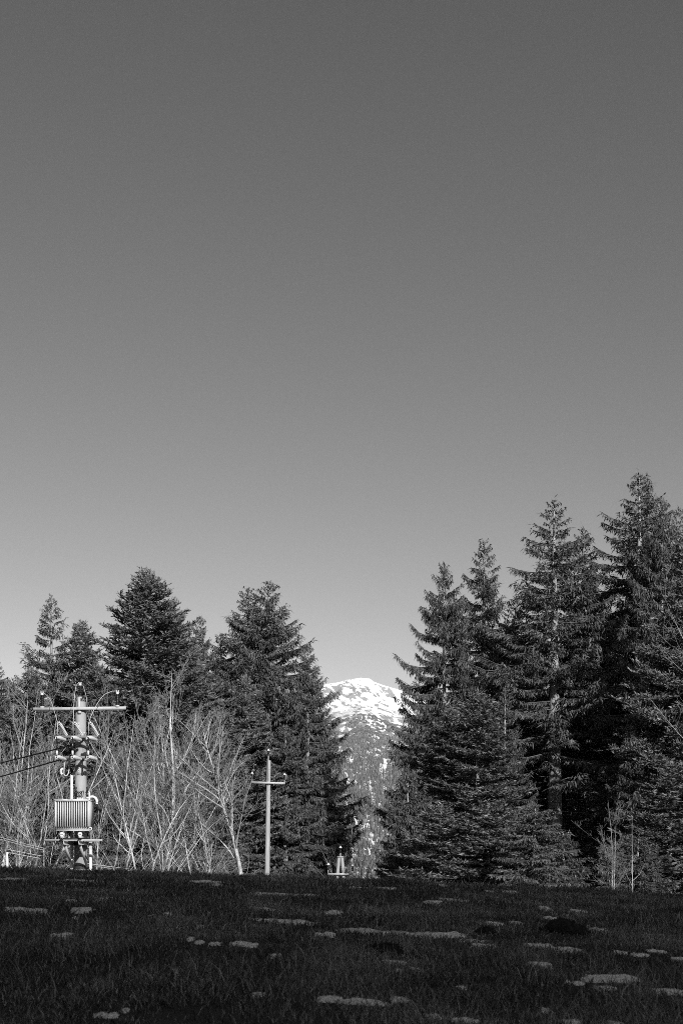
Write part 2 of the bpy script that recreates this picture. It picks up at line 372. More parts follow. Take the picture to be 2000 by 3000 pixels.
DN = 1.8
def conifer(name, seed, H=20.0, Rm=3.2, kind='spruce', clear=0.0, dz=0.30, nbr=5.2, hang=1.0, gap=0.1, shape=(.5, .8), dense=1.0, up=0.2, bark='bark', even=0.0):
    rng = np.random.RandomState(seed)
    root = empty(name, (0, 0, 0))
    # trunk
    zs = np.linspace(-1.0, H, 16); u = np.clip(zs / H, 0, 1)
    r0 = 0.013 * H
    bend = np.cumsum(rng.normal(0, .018, (16, 2)), 0)
    tp = np.stack([bend[:, 0], bend[:, 1], zs], -1); tr = r0 * (1 - u) ** .85 + .012
    MB().tube(tp, tr, 9).build('trunk', bark, root, smooth=60)
    tx = lambda z: np.array([np.interp(z, zs, tp[:, 0]), np.interp(z, zs, tp[:, 1]), z])
    nb = MB(); wood = MB(); dead = MB()
    z = H - .12
    # leader
    k = 26; zz = H + .45 - rng.rand(k) * .9; az = rng.rand(k) * 6.283
    p = np.stack([tp[-1, 0] + 0 * zz, tp[-1, 1] + 0 * zz, zz - .1], -1)
    q = p + np.stack([np.cos(az) * .13, np.sin(az) * .13, .16 + .1 * rng.rand(k)], -1)
    diamonds(nb, p, q, .03, rng, rng.rand(k))
    lop = 1 + (rng.rand(8) * .5 - .25) * (1 - even)           # lopsided crown: each sector has its own reach
    while z > 0.35:
        uu = (H - z) / H
        prof = min(1.0, (uu / shape[0]) ** shape[1]) * (1.0 if uu < .75 else 1.0 - (uu - .75) * .6)
        n = max(3, int(round(rng.normal(nbr, .8))))
        a0 = rng.rand() * 6.283
        for b in range(n):
            if rng.rand() < gap: continue
            az = a0 + b * 6.283 / n + rng.normal(0, .22)
            L = Rm * prof * lop[int(az / 6.2832 * 8) % 8] * (1 + (rng.uniform(.5, 1.18) - 1) * (1 - even * .75)) + .10 + .10 * min(1, uu * 8)
            below = z < clear * H
            bare = below and rng.rand() < .93
            if bare: L *= rng.uniform(.25, .6)
            zz = z + rng.normal(0, .12 if kind == 'fir' else .09)
            e0 = np.interp(uu, [0, .06, .2, .5, 1.0], [1.05, .55, .22, -.05, -.28]) + rng.normal(0, .09)
            if kind == 'fir': e0 = np.interp(uu, [0, .06, .25, .6, 1.0], [.95, .5, .18, .02, -.14]) + rng.normal(0, .16 - .08 * even)
            sag = (.28 if kind == 'spruce' else .12) * min(1, uu * 4)
            s = np.linspace(0, 1, 9)
            vert = L * (math.tan(e0) * s - sag * 1.9 * s ** 2 + (sag * 1.25 + up * min(1, uu * 5)) * s ** 3.2)
            wob = rng.normal(0, .06) * L * np.sin(s * 3.1)
            dx, dy = math.cos(az), math.sin(az)
            base = tx(zz)
            path = base + np.stack([dx * L * s - dy * wob, dy * L * s + dx * wob, vert], -1)
            br = .012 + .010 * L
            if L > .8: (dead if bare else wood).tube(path[:: 2], np.linspace(br, .006, 5), 4, cap=False, a=rng.rand())
            if bare: continue
            # side twigs
            st = np.arange(.10 + .1 * rng.rand(), L, .115 / (dense * DN * (1.3 if uu < .35 else 1.0))) / L
            st = np.concatenate([st, [1.0]])
            st = st[rng.rand(len(st)) > .06]
            if len(st) == 0: continue
            c = np.stack([np.interp(st, s, path[:, i]) for i in range(3)], -1)
            fwd = np.stack([np.interp(st, s, np.gradient(path[:, i], s)) for i in range(3)], -1); fwd /= np.linalg.norm(fwd, axis=1)[:, None]
            l2 = (.07 + .11 * min(1.0, L) + .34 * L * np.clip(1.02 - st, 0, 1) ** .7 * np.clip(st * 2.2, .25, 1)) * rng.uniform(.6, 1.15, len(st))
            l2 = np.minimum(l2, 1.0)
            shade_b = rng.rand() * .5
            for side in (-1, 1):
                sd = np.stack([-dy * side + 0 * st, dx * side + 0 * st, 0 * st], -1)
                ang = rng.uniform(.55, 1.05, len(st))[:, None]
                d2 = fwd * np.cos(ang) + sd * np.sin(ang) + rng.normal(0, .1, (len(st), 3))
                d2[:, 2] += (-.18 if kind == 'spruce' else .06)
                d2 /= np.linalg.norm(d2, axis=1)[:, None]
                tip = c + d2 * l2[:, None]
                tip[:, 2] += (-.10 * l2 ** 1.5 * hang if kind == 'spruce' else .05 * l2)
                diamonds(nb, c, tip, .018 + .016 * rng.rand(len(st)), rng, np.clip(shade_b + .5 * rng.rand(len(st)), 0, 1))
                # needle twigs hanging from (spruce) or lying along (fir) each side twig
                m = np.maximum(1, (l2 / (.125 / (dense * DN))).astype(int)); idx = np.repeat(np.arange(len(st)), m)
                f = rng.rand(len(idx))[:, None]
                b0 = c[idx] * (1 - f) + tip[idx] * f
                if kind == 'spruce':
                    dd = d2[idx] * .35 + rng.normal(0, .28, (len(idx), 3)) + np.array([0, 0, -1.0]) * rng.uniform(.3, 1.25, (len(idx), 1)) * hang
                    ll = rng.uniform(.08, .36, len(idx)) * (.6 + .5 * min(L, 2) / 2)
                    wd = .015 + .015 * rng.rand(len(idx))
                else:
                    sg = np.where(rng.rand(len(idx)) < .5, -1, 1)[:, None]
                    lat = np.cross(d2[idx], (0, 0, 1.0))
                    dd = d2[idx] * .75 + lat * sg * .75 + np.array([0, 0, .22]) + rng.normal(0, .34, (len(idx), 3))
                    ll = rng.uniform(.12, .30, len(idx))
                    wd = .024 + .018 * rng.rand(len(idx))
                dd /= np.linalg.norm(dd, axis=1)[:, None] + 1e-9
                diamonds(nb, b0, b0 + dd * ll[:, None], wd, rng, np.clip(shade_b + .5 * rng.rand(len(idx)), 0, 1))
        z -= dz * rng.uniform(.7, 1.3) * float(np.interp(uu, [0, .05, .2, .6], [.30, .42, .68, 1.02]))
    tag(wood.build('branches', 'limb', root), kind='stuff')
    if dead.n: tag(dead.build('dead_branches', 'deadwood', root), kind='stuff')
    tag(nb.build('crown', 'spruce' if kind == 'spruce' else 'fir', root), kind='stuff')
    root['H'] = H; root['R'] = Rm
    return root

PROTO = {}
def proto(key, *a, **k):
    PROTO[key] = [conifer(*a, **k), False]
proto('spruceA', 'spruce_tree', 11, H=20, Rm=3.2, dz=.66, nbr=5.4, hang=1.0, gap=.14, up=.42, dense=.9, clear=.1, shape=(.55, .92))
proto('spruceB', 'spruce_tree', 23, H=20, Rm=3.2, dz=.60, nbr=6.0, hang=1.3, gap=.10, up=.3, dense=.9, shape=(.55, .76))
proto('spruceC', 'spruce_tree', 37, H=24, Rm=3.0, dz=.66, nbr=5.6, hang=1.2, gap=.12, up=.35, dense=.95, clear=.42, shape=(.5, .92))
proto('spruceD', 'spruce_tree', 41, H=22, Rm=3.3, dz=.70, nbr=5.4, hang=1.1, gap=.14, up=.5, dense=.95, clear=.3, shape=(.5, .92))
proto('firA', 'fir_tree', 53, H=16, Rm=2.8, kind='fir', dz=.42, nbr=5.4, gap=.06, up=.14, dense=.85, even=.4)
proto('firB', 'fir_tree', 67, H=18, Rm=4.0, kind='fir', dz=.36, nbr=6.2, gap=.04, shape=(.5, .82), up=.10, dense=.75, even=.55)
proto('firS', 'fir_tree', 59, H=8, Rm=2.1, kind='fir', dz=.34, nbr=5.2, gap=.05, up=.2, dense=.9, shape=(.6, .7))
proto('spruceS', 'spruce_tree', 97, H=8, Rm=2.0, dz=.42, nbr=5, hang=1.3, gap=.08, up=.15, dense=1.0, shape=(.6, .75))
proto('young', 'young_spruce_tree', 71, H=7, Rm=1.5, dz=.26, nbr=5, hang=.7, gap=.1, up=.25, bark='pale_bark')

def plant(key, px, topy, d, rad, label, group, rot=None, cat=None):
    P, used = PROTO[key]
    if used: o = copy_tree(P)
    else: o = P; PROTO[key][1] = True
    x = X(px, d); zb = zg1(x, d) - .1; h = Z(topy, d) - zb
    o.location = (x, d, zb); s = rad / P['R']; o.scale = (s, s, h / (P['H'] + .45))
    o.rotation_euler = (0, 0, rot if rot is not None else (px * 1.7 + d) % 6.28)
    tag(o, label, cat or 'tree', group); return o

LG, RG = 'conifers at the left of the gap', 'conifers at the right of the gap'
BL, BR = 'background conifers deep in the left wood', 'background conifers deep in the right wood'
bl = 'dark conifer deep in the left wood, mostly hidden by trees before it'
brl = 'dark conifer deep in the right wood, mostly hidden by trees before it'
conifers = [
    # left of the gap
    ('spruceB', -12, 1925, 84, 2.8, 'dark spruce cut off by the left edge of the picture', LG),
    ('spruceA', 152, 1742, 80, 3.7, 'open spruce with drooping branches rising directly above the transformer pole', LG),
    ('firA', 238, 1815, 76, 2.6, 'short pointed fir tucked against the open spruce above the transformer pole', LG),
    ('firB', 425, 1668, 77, 4.7, 'broad dense fir with rounded shoulder, the tallest tree left of the gap', LG),
    ('firB', 500, 1755, 80, 3.4, 'dense fir forming the right shoulder of the broadest left fir', LG),
    ('spruceB', 587, 1800, 88, 2.6, 'thin spruce tip peeking up between the broad fir and twin-topped spruces', LG),
    ('spruceB', 787, 1697, 87, 5.0, 'dense drooping spruce behind the wooden pole, taller of the twin tops', LG),
    ('spruceD', 722, 1718, 88, 4.6, 'drooping spruce, shorter left one of the twin tops', LG),
    ('spruceB', 902, 1884, 86, 2.6, 'dark spruce nearest the left side of the mountain view', LG),
    ('spruceB', 925, 2040, 92, 2.1, 'lower dark spruce at the edge of the gap, left of the mountain', LG),
    ('spruceS', 950, 2300, 98, 1.5, 'small spruce low in the gap behind the half-hidden pole', LG),
    ('spruceB', 650, 1856, 90, 4.0, 'spruce filling between the thin tip and the twin-topped spruces', LG),
    ('firA', 560, 1880, 84, 3.0, 'dark fir below the thin spruce tip left of the twin tops', LG),
    ('firA', 720, 1975, 82, 2.2, 'slim sunlit young fir just left above the wooden pole', LG),
    ('firA', 650, 2080, 80, 2.2, 'sunlit fir low behind the leaning bare tree', LG),
    ('firA', 285, 1940, 73, 2.4, 'sunlit fir right beside the transformer pole top', LG),
    ('firA', 90, 1960, 74, 2.6, 'fir left of the transformer pole behind bare twigs', LG),
    ('firB', 560, 1985, 76, 2.8, 'wide lower fir behind the tall bare stems', LG),
    ('spruceB', 835, 2120, 84, 3.0, 'spruce with hanging branchlets right behind the wooden pole', LG),
    ('spruceS', 915, 2270, 90, 2.3, 'low spruce right of the wooden pole with branches to the ground', LG),
    ('spruceS', 700, 2330, 82, 2.0, 'low spruce left of the wooden pole with branches to the ground', LG),
    # right of the gap
    ('spruceB', 1302, 1645, 74, 2.85, 'spruce nearest the right side of the mountain view', RG),
    ('spruceD', 1420, 1580, 79, 4.0, 'sparse spruce with upturned branch tips, second peak right of the mountain', RG),
    ('spruceB', 1505, 1745, 76, 3.4, 'lower spruce filling between the sparse peak and the tall bare-trunked spruce', RG),
    ('spruceC', 1630, 1452, 71, 4.3, 'tall spruce with pale bare trunk showing low down', RG),
    ('spruceC', 1702, 1530, 78, 3.5, 'narrow spruce close behind the bare-trunked one, thin shaded trunk', RG),
    ('spruceC', 1862, 1372, 75, 4.9, 'tallest spruce of all with two close tips, near the right edge', RG),
    ('spruceB', 1937, 1455, 72, 3.2, 'spruce leaning into the tallest one from its right side', RG),
    ('spruceB', 1990, 1480, 77, 3.6, 'tall spruce filling the very right edge beside the tallest one', RG),
    ('firB', 2020, 1545, 64, 3.4, 'dark fir at the right edge behind bare branches', RG),
    ('firA', 1400, 2020, 66, 2.6, 'bushy sunlit fir in the middle of the right front row', RG),
    ('firA', 1322, 2070, 69, 2.4, 'sunlit fir on the left of the right front row', RG),
    ('spruceA', 1480, 2010, 68, 1.9, 'drooping spruce left of the pale bare trunk', RG),
    ('young', 1198, 2235, 60, 1.15, 'young spruce with thin pale stem beside the gap', RG),
    ('young', 1140, 2470, 62, .8, 'small young spruce leaning into the foot of the gap', RG),
    ('firS', 1290, 2350, 56, 1.9, 'low fir skirting the meadow just right of the gap', RG),
    ('firS', 1425, 2340, 55, 2.0, 'low fir with bright tips at the meadow edge', RG),
    ('spruceS', 1560, 2350, 51, 2.0, 'low drooping spruce at the meadow edge under the bare trunk', RG),
    ('spruceS', 1648, 2440, 53, 1.4, 'small drooping spruce just right below the pale bare trunk', RG),
    ('spruceS', 1850, 2130, 64, 1.6, 'mid-height spruce behind the birch sprouts', RG),
    ('firS', 1965, 2230, 55, 2.3, 'low fir at the right edge of the meadow', RG),
    ('young', 1872, 2440, 51, 1.1, 'small young spruce right of the thin pale sapling', RG),
    ('firA', 1960, 1900, 66, 2.8, 'dense fir below the right edge spruces', RG),
]
for px, ty, d, r in ((40, 1985, 96, 2.8), (200, 1960, 94, 2.8), (340, 1900, 92, 3.0), (620, 1905, 98, 3.2), (690, 1880, 98, 3.2), (860, 2000, 98, 2.8),
                     (470, 1930, 93, 3), (130, 2050, 90, 2.6), (925, 2180, 102, 2.3), (770, 2050, 96, 3.2), (-60, 2000, 92, 3.0), (400, 2060, 88, 2.8)):
    conifers.append(('spruceB', px, ty, d, r, bl, BL))
for px, ty, d, r in ((1270, 1990, 96, 2.4), (1370, 1930, 98, 3.0), (1470, 1880, 94, 3.0), (1570, 1870, 96, 2.8), (1680, 1820, 92, 3.0), (1770, 1760, 95, 3.2),
                     (1880, 1700, 93, 3.2), (1990, 1640, 90, 3.2), (2090, 1500, 84, 3.4), (1620, 2100, 112, 3.2), (1740, 2060, 110, 3.2), (1560, 2120, 100, 3), (1340, 2120, 86, 2.6), (1840, 1960, 84, 3)):
    conifers.append(('spruceB', px, ty, d, r, brl, BR))
placed = [plant(*c) for c in conifers]
by_place([o for o in placed if o['label'] == bl], 'dark conifer deep in the left wood, %s from the left among those behind')
by_place([o for o in placed if o['label'] == brl], 'dark conifer deep in the right wood, %s from the left among those behind')
plant('spruceA', 1888, 1382, 75.6, 2.8, 'slim spruce top rising close beside the tallest right spruce', RG)

# ------------------------------------------------------------------ bare broadleaf trees and shrubs
def bare_tree(name, seed, H=10.0, lean=(0, 0), spread=.55, stems=1, r0=.10, bark='pale_bark', twig='twig', depth=3, whip=1.0, kmul=1.0, splay=.16, curl=1.0):
    rng = np.random.RandomState(seed); root = empty(name, (0, 0, 0))
    wood, fine = MB(), MB()
    def limb(p, d, L, r, lev):
        n = 8 if lev == 0 else (6 if lev == 1 else 4)
        pts = [np.array(p, float)]; d = np.array(d, float); d /= np.linalg.norm(d)
        st = L / n; bend = rng.normal(0, .07 * curl, 3)
        for i in range(n):
            d = d + bend + rng.normal(0, .11 if lev else .085 * min(1, curl * 1.5), 3) + np.array([0, 0, .13 if lev else .07])
            d /= np.linalg.norm(d); pts.append(pts[-1] + d * st)
        pts = np.array(pts); s = np.linspace(0, 1, n + 1)
        rad = r * (1 - s) ** .8 + .0035
        (wood if lev == 0 or (lev == 1 and r > .016) else fine).tube(pts, rad, 7 if lev == 0 else (4 if lev == 1 else 3), cap=(lev == 0), a=rng.rand())
        if lev >= depth: return
        k = int({0: 15, 1: 9, 2: 5}[lev] * kmul * rng.uniform(.8, 1.2))
        for _ in range(k):
            f = rng.uniform(.22 if lev == 0 else .15, .97)
            b = np.array([np.interp(f, s, pts[:, i]) for i in range(3)])
            i = min(int(f * n), n - 1); dd = pts[i + 1] - pts[i]; dd /= np.linalg.norm(dd)
            az = rng.rand() * 6.283; w = np.array([math.cos(az), math.sin(az), rng.uniform(-.15, .35)])
            w -= dd * w.dot(dd); w /= np.linalg.norm(w) + 1e-9
            ang = rng.uniform(.45, .95) * (spread / .55)
            nd = dd * math.cos(ang) + w * math.sin(ang)
            nl = L * (.46 if lev == 0 else .42) * (1.12 - .75 * f) * rng.uniform(.6, 1.25) * whip
            limb(b, nd, nl, max(.0045, r * (1 - f * .8) * rng.uniform(.38, .68)), lev + 1)
    for k in range(stems):
        a = rng.rand() * 6.283; off = splay * (stems > 1)
        d0 = (lean[0] + rng.normal(0, splay * .5) * (stems > 1) + off * math.cos(a), lean[1] + off * math.sin(a), 1)
        limb((off * .8 * math.cos(a), off * .8 * math.sin(a), -.4), d0, H * (rng.uniform(.65, 1) if k else 1.0), r0 * (rng.uniform(.55, 1) if k else 1), 0)
    wood.build('trunk', bark, root, smooth=60); tag(fine.build('crown', twig, root), kind='stuff')
    root['H'] = H; root['R'] = 1.0
    return root
BP = {}
BP['a'] = [bare_tree('bare_tree', 5, lean=(.04, 0), r0=.085), False]
BP['b'] = [bare_tree('bare_tree', 17, lean=(-.1, .05), stems=2, r0=.068), False]
BP['c'] = [bare_tree('bare_tree', 29, lean=(.02, 0), stems=3, r0=.05, kmul=.9), False]
BP['lean'] = [bare_tree('bare_tree', 43, lean=(-.26, 0), r0=.12, spread=.62, kmul=1.35), False]
BP['shrub'] = [bare_tree('bare_shrub', 57, stems=6, r0=.04, spread=.75, kmul=.6, splay=.3), False]
BP['birch'] = [bare_tree('birch_sapling', 61, stems=4, r0=.026, spread=.6, kmul=.75, splay=.09, curl=.25), False]
BP['sapling'] = [bare_tree('birch_sapling', 77, stems=1, r0=.055, spread=.7, kmul=.45, whip=.5, curl=.1), False]
BP['willow'] = [bare_tree('willow_shrub', 83, stems=9, r0=.04, spread=.4, kmul=.42, twig='twig', bark='pale_bark'), False]
BP['big'] = [bare_tree('bare_tree', 91, H=16, lean=(-.02, 0), r0=.07, spread=.6, kmul=1.0, twig='twig_dark'), False]
def bare(key, px, topy, d, label, group, rot=0.0, ws=1.0, cat='tree'):
    P, used = BP[key]
    if used: o = copy_tree(P)
    else: o = P; BP[key][1] = True
    x = X(px, d); zb = zg1(x, d) - .05; h = (Z(topy, d) - zb) / P['H']
    o.location = (x, d, zb); o.scale = (h * ws, h * ws, h); o.rotation_euler = (0, 0, rot)
    tag(o, label, cat, group); return o
TG = 'bare young trees in the left thicket'
tl = 'bare pale young tree crowded in the thicket left of the transformer pole'
tr_ = 'bare pale young tree crowded in the thicket right of the transformer pole'
sl = 'low tangled bare shrub at the meadow edge of the left thicket'
TL, TR, SH = [], [], []
bare('a', 462, 1925, 54, 'tall bare tree with forked pale stem standing left of the leaning tree', TG, 0.3)
bare('b', 545, 1960, 57, 'tall bare twin-stemmed tree before the dark wide fir', TG, 1.0)
bare('lean', 728, 2060, 52, 'bare tree leaning left with thick pale trunk, beside the wooden pole', TG, 0.0)
for k, px, ty, d, rot in (('c', 20, 1990, 57, .5), ('a', 75, 1985, 58, 2.2), ('b', 118, 2060, 52, 4), ('c', -20, 2080, 53, 1.2), ('c', 135, 2160, 50, 2.6), ('c', 70, 2040, 55, 1.1)):
    TL.append(bare(k, px, ty, d, tl, TG, rot))
for k, px, ty, d, rot in (('c', 300, 2060, 55, .9), ('b', 350, 1975, 58, 5.5), ('a', 500, 2010, 60, 4.4), ('b', 425, 2100, 51, .2), ('c', 590, 2120, 54, 3.9), ('c', 480, 2060, 53, 5.4), ('b', 630, 2210, 54, 2.4)):
    TR.append(bare(k, px, ty, d, tr_, TG, rot))
for px, ty, d, rot in ((60, 2330, 47, .3), (150, 2390, 47, 1.5), (300, 2360, 48, 2.7), (370, 2400, 46.5, 4.0), (470, 2330, 49, 5.1), (590, 2370, 49, .8), (660, 2420, 50, 2.2), (0, 2390, 46, 3.4)):
    SH.append(bare('shrub', px, ty, d, sl, 'low shrubs along the left thicket', rot, 1.5, 'shrub'))
by_place(TL, 'bare young tree in the thicket left of the transformer pole, %s from the left')
by_place(TR, 'bare young tree in the thicket right of the transformer pole, %s from the left')
by_place(SH, 'low tangled bare shrub at the left meadow edge, %s from the left')
bare('birch', 1790, 2330, 45, 'clump of thin pale birch sprouts at the right meadow edge', None, .4, 1.2)
bare('sapling', 1852, 2365, 46, 'single thin upright pale sapling right of the birch sprouts', None, 0, .8)
bare('willow', 1048, 2420, 79, 'dark arching willow shrub right of the half-hidden pole', None, .6, 1.1, 'shrub')
bare('birch', 1014, 2395, 78.5, 'thin pale multi-stemmed young tree right behind the half-hidden pole', None, 2.4, .9)
bare('shrub', 1092, 2455, 84, 'pale low brush at the foot of the gap, right of the willow shrub', None, 1.9, 1.3, 'shrub')
bare('big', 2175, 1720, 58, 'large bare tree beyond the right edge, its branches reaching into view', None, 0.0, 1.0)

# ------------------------------------------------------------------ transformer pole
PX0, PD = X(237.5, 42.0), 42.0
PB = zg1(PX0, PD)
def W(px, py, d): return np.array([X(px, d) - PX0, d - PD, Z(py, d)])       # photo pixel at depth d -> pole coordinates (z absolute)
def smooth_path(pts, n=18):
    p = np.array(pts, float); k = len(p); q = []
    for i in range(k - 1):
        p0, p1, p2, p3 = p[max(i - 1, 0)], p[i], p[i + 1], p[min(i + 2, k - 1)]
        for t in np.linspace(0, 1, n // (k - 1) + 2)[:-1]:
            q.append(.5 * ((2 * p1) + (-p0 + p2) * t + (2 * p0 - 5 * p1 + 4 * p2 - p3) * t * t + (-p0 + 3 * p1 - 3 * p2 + p3) * t ** 3))
    q.append(p[-1]); return np.array(q)
up_ = empty('utility_pole', (PX0, PD, 0))
tag(up_, 'round concrete utility pole with crossarm, dark insulators and fuses carrying the transformer', 'utility pole')
ZT = Z(2056.5, 42)
MB().tube([(0, 0, PB - .8), (0, 0, 1.4), (0, 0, 2.6), (0, 0, 4.4), (0, 0, ZT)], [.21, .20, .185, .17, .155], 28).build('pole', 'concrete', up_, smooth=50)
# crossarm: channel iron, left end a little lower
ca = MB(); zc = Z(2076, 41.8)
ca.box((0, -.24, 0), (2.72, .012, .085)).box((0, -.20, .0365), (2.72, .085, .012)).box((0, -.20, -.0365), (2.72, .085, .012))
arm = ca.build('crossarm', 'galv', up_); arm.location = (.0, 0, zc); arm.rotation_euler = (0, R(-.9), R(1.2))
def ribbed(h, r, n, core=.6, flare=.15):
    p = [(0, r * core)]
    for i in range(n):
        a = h * (i + .15) / n; b = h * (i + .55) / n; c = h * (i + .9) / n
        p += [(a, r * core), (a + .3 * (b - a), r), (b, r * .97), (c, r * core)]
    return p + [(h, r * core)]
def post_insulator(x, y, z, h=.33):
    b = MB().lathe((x, y, z - .03), (0, 0, 1), [(0, 0), (0, .06), (.05, .06), (.055, .05), (.055, 0)]).build('insulator_base', 'galv', up_)
    i = MB().lathe((x, y, z + .025), (0, 0, 1), ribbed(h, .068, 6, .62) + [(h, 0)], 16).build('insulator', 'brownglaze', up_)
    c = MB().lathe((x, y, z + .025 + h), (0, 0, 1), [(0, .042), (.05, .045), (.06, .03), (.06, 0)]).box((x - .03, y, z + h + .10), (.025, .05, .055)).box((x + .03, y, z + h + .10), (.025, .05, .055))
    c.build('wire_clamp', 'porcelain', up_)
    return np.array([x, y, z + h + .1])
tipL = post_insulator(-1.10, -.2, zc + .06 - .017)
tipR = post_insulator(1.11, -.2, zc + .06 + .017)
tipC = post_insulator(0, -.12, Z(2044, 41.9))
MB().box((-.02, -.18, (Z(2044, 41.9) + zc - .12) / 2), (.08, .014, Z(2044, 41.9) - zc + .12)).build('top_bracket', 'galv', up_)
MB().box((0, -.19, zc - .11), (.085, .05, .06)).build('arm_clamp', 'galv', up_)
for sx in (-1.1, 1.13):
    for ox in (-.1, .09):
        MB().box((sx + ox, -.2, zc - .083 + .016 * np.sign(sx)), (.11, .09, .05)).build('dead_end_clamp', 'darksteel', up_)
MB().tube([(-.02, -.185, zc - .02), (-.02, -.215, zc - .02)], .02, 8).build('bolt', 'darksteel', up_)
for za, zb_ in ((Z(2149, 41.8), Z(2116, 41.8)), (Z(2269, 41.8), Z(2246, 41.8))):
    st = MB().box((-.035, -.185, (za + zb_) / 2), (.075, .03, zb_ - za)).build('step_rail', 'galv', up_)
    for f in (.2, .5, .8):
        MB().tube([(-.035, -.198, za + (zb_ - za) * f), (-.035, -.206, za + (zb_ - za) * f)], .012, 8).build('bolt_hole', 'darksteel', st)
# fuse bars and fuses
FD, BD = 40.95, 41.35                 # distance of the fuses and of the bars that hold them
yF, yB = FD - PD, BD - PD
zU, zL = Z(2158.5, BD), Z(2218.5, BD)
for zz, nm in ((zU, 'upper_fuse_bar'), (zL, 'lower_fuse_bar')):
    b = MB().box((.02, yB, zz), (1.14, .06, .072))
    b.box((-.12, yB / 2 - .06, zz), (.05, abs(yB) - .2, .06)).box((.12, yB / 2 - .06, zz), (.05, abs(yB) - .2, .06))
    b.build(nm, 'barsteel', up_)
    MB().tube([(0, 0, zz - .045), (0, 0, zz + .045)], .186, 20, cap=False).build('pole_band', 'galv', up_)
for k, fx in enumerate((-.452, 0, .452)):
    fx += .0
    topz, botz = Z(2160, FD), Z(2217, FD)
    # tilted white arrester
    a0 = np.array([fx + .15, yB + .02, zU + .05]); a1 = np.array([fx + .02, yF + .05, zU + .36])
    ar = MB().lathe(a0, a1 - a0, ribbed(np.linalg.norm(a1 - a0), .05, 11, .66), 14).build('surge_arrester', 'porcelain', up_)
    MB().lathe(a1, a1 - a0, [(0, 0), (0, .03), (.05, .03), (.05, 0)]).box(a1 + np.array([-.05, 0, .0]), (.06, .04, .04)).build('arrester_cap', 'wire', ar)
    for zz, nm in ((topz, 'upper_fuse_holder'), (botz, 'lower_fuse_holder')):
        h = MB().lathe((fx - .02, yF - .03, zz), (.35, 1, -.1), [(0, 0), (.0, .04), (.08, .06), (.2, .062), (.30, .05), (.42, .045), (.42, 0)], 12)
        h.box((fx - .05, yF - .02, zz - .02), (.07, .08, .07)); h.build(nm, 'porcelain', up_, smooth=40)
        MB().tube([(fx - .055, yF - .075, zz - .01), (fx - .02, yF - .078, zz - .015)], .016, 6).build('fuse_hook', 'darksteel', up_)
    ft = MB().tube([(fx - .035, yF - .05, topz - .03), (fx - .035, yF - .05, botz + .06)], .023, 10).build('fuse_tube', 'brownglaze', up_)
    MB().tube([(fx - .035, yF - .05, botz + .17), (fx - .035, yF - .05, botz + .05)], .03, 10).build('fuse_ferrule', 'pvc', ft)
    MB().tube([(fx - .03, yF, zU + .36), (fx - .03, yF, zU + .02)], .008, 6).build('link_rod', 'wire', up_)
# jumper wires
aL, aC, aR = [np.array([fx - .03, yF + .02, zU + .38]) for fx in (-.452, 0, .452)]
jl = MB().tube(smooth_path([tipL + (.04, 0, 0), W(147, 2048, 41.5), W(158, 2078, 41.2), W(166, 2105, 41.0), aL]), .007, 6).build('jumper_wire', 'wire', up_)
jc = MB().tube(smooth_path([tipC + (-.06, 0, 0), W(223, 2012, 41.4), W(219, 2040, 41.2), W(217, 2072, 41.1), aC]), .007, 6).build('jumper_wire', 'wire', up_)
jr = MB().tube(smooth_path([tipR + (-.06, 0, 0), W(330, 2025, 41.6), W(305, 2036, 41.4), W(284, 2064, 41.2), W(268, 2096, 41.0), aR]), .007, 6).build('jumper_wire', 'wire', up_)
MB().tube(smooth_path([tipC + (.08, 0, -.05), W(253, 2040, 41.9), W(256, 2070, 41.9)]), .006, 5).build('jumper_wire', 'wire', up_)
# conduits and cable loops
xc = -.25
MB().tube([(xc, -.12, Z(2268, 42)), (xc, -.12, Z(2480, 42)), (xc, -.12, PB - .2)], .042, 12).build('conduit', 'pvc', up_, smooth=60)
MB().tube([(.31, -.14, Z(2468, 42)), (.31, -.14, PB - .2)], .048, 12).build('conduit', 'pvc', up_, smooth=60)
for (pts, r, m, nm) in (
    ([W(188, 2222, 41.4), W(189, 2245, 41.4), W(188, 2268, 41.5), W(197, 2272, 41.5), W(203, 2255, 41.5), W(202, 2224, 41.5)], .016, 'wire', 'cable_loop'),
    ([W(199, 2182, 41.8), W(201, 2215, 41.8), W(204, 2240, 41.8), W(212, 2262, 41.8)], .03, 'rubber', 'cable_loop'),
    ([W(192, 2245, 41.7), W(204, 2250, 41.7), W(211, 2258, 41.8), W(213, 2268, 41.85)], .045, 'darksteel', 'cable_elbow'),
    ([W(186, 2252, 41.5), W(180, 2255, 41.4), W(179, 2263, 41.4), W(183, 2269, 41.4)], .035, 'pvc', 'cable_bracket'),
    ([W(190, 2240, 41.6), W(193, 2268, 41.6), W(190, 2276, 41.6)], .012, 'rubber', 'cable_loop')):
    MB().tube(smooth_path(pts), r, 8).build(nm, m, up_, smooth=60)
MB().tube(smooth_path([W(239, 2152, 41.7), W(244, 2147, 41.6), W(252, 2147, 41.6), W(256, 2153, 41.7)]), .012, 6).build('cable_loop', 'wire', up_)
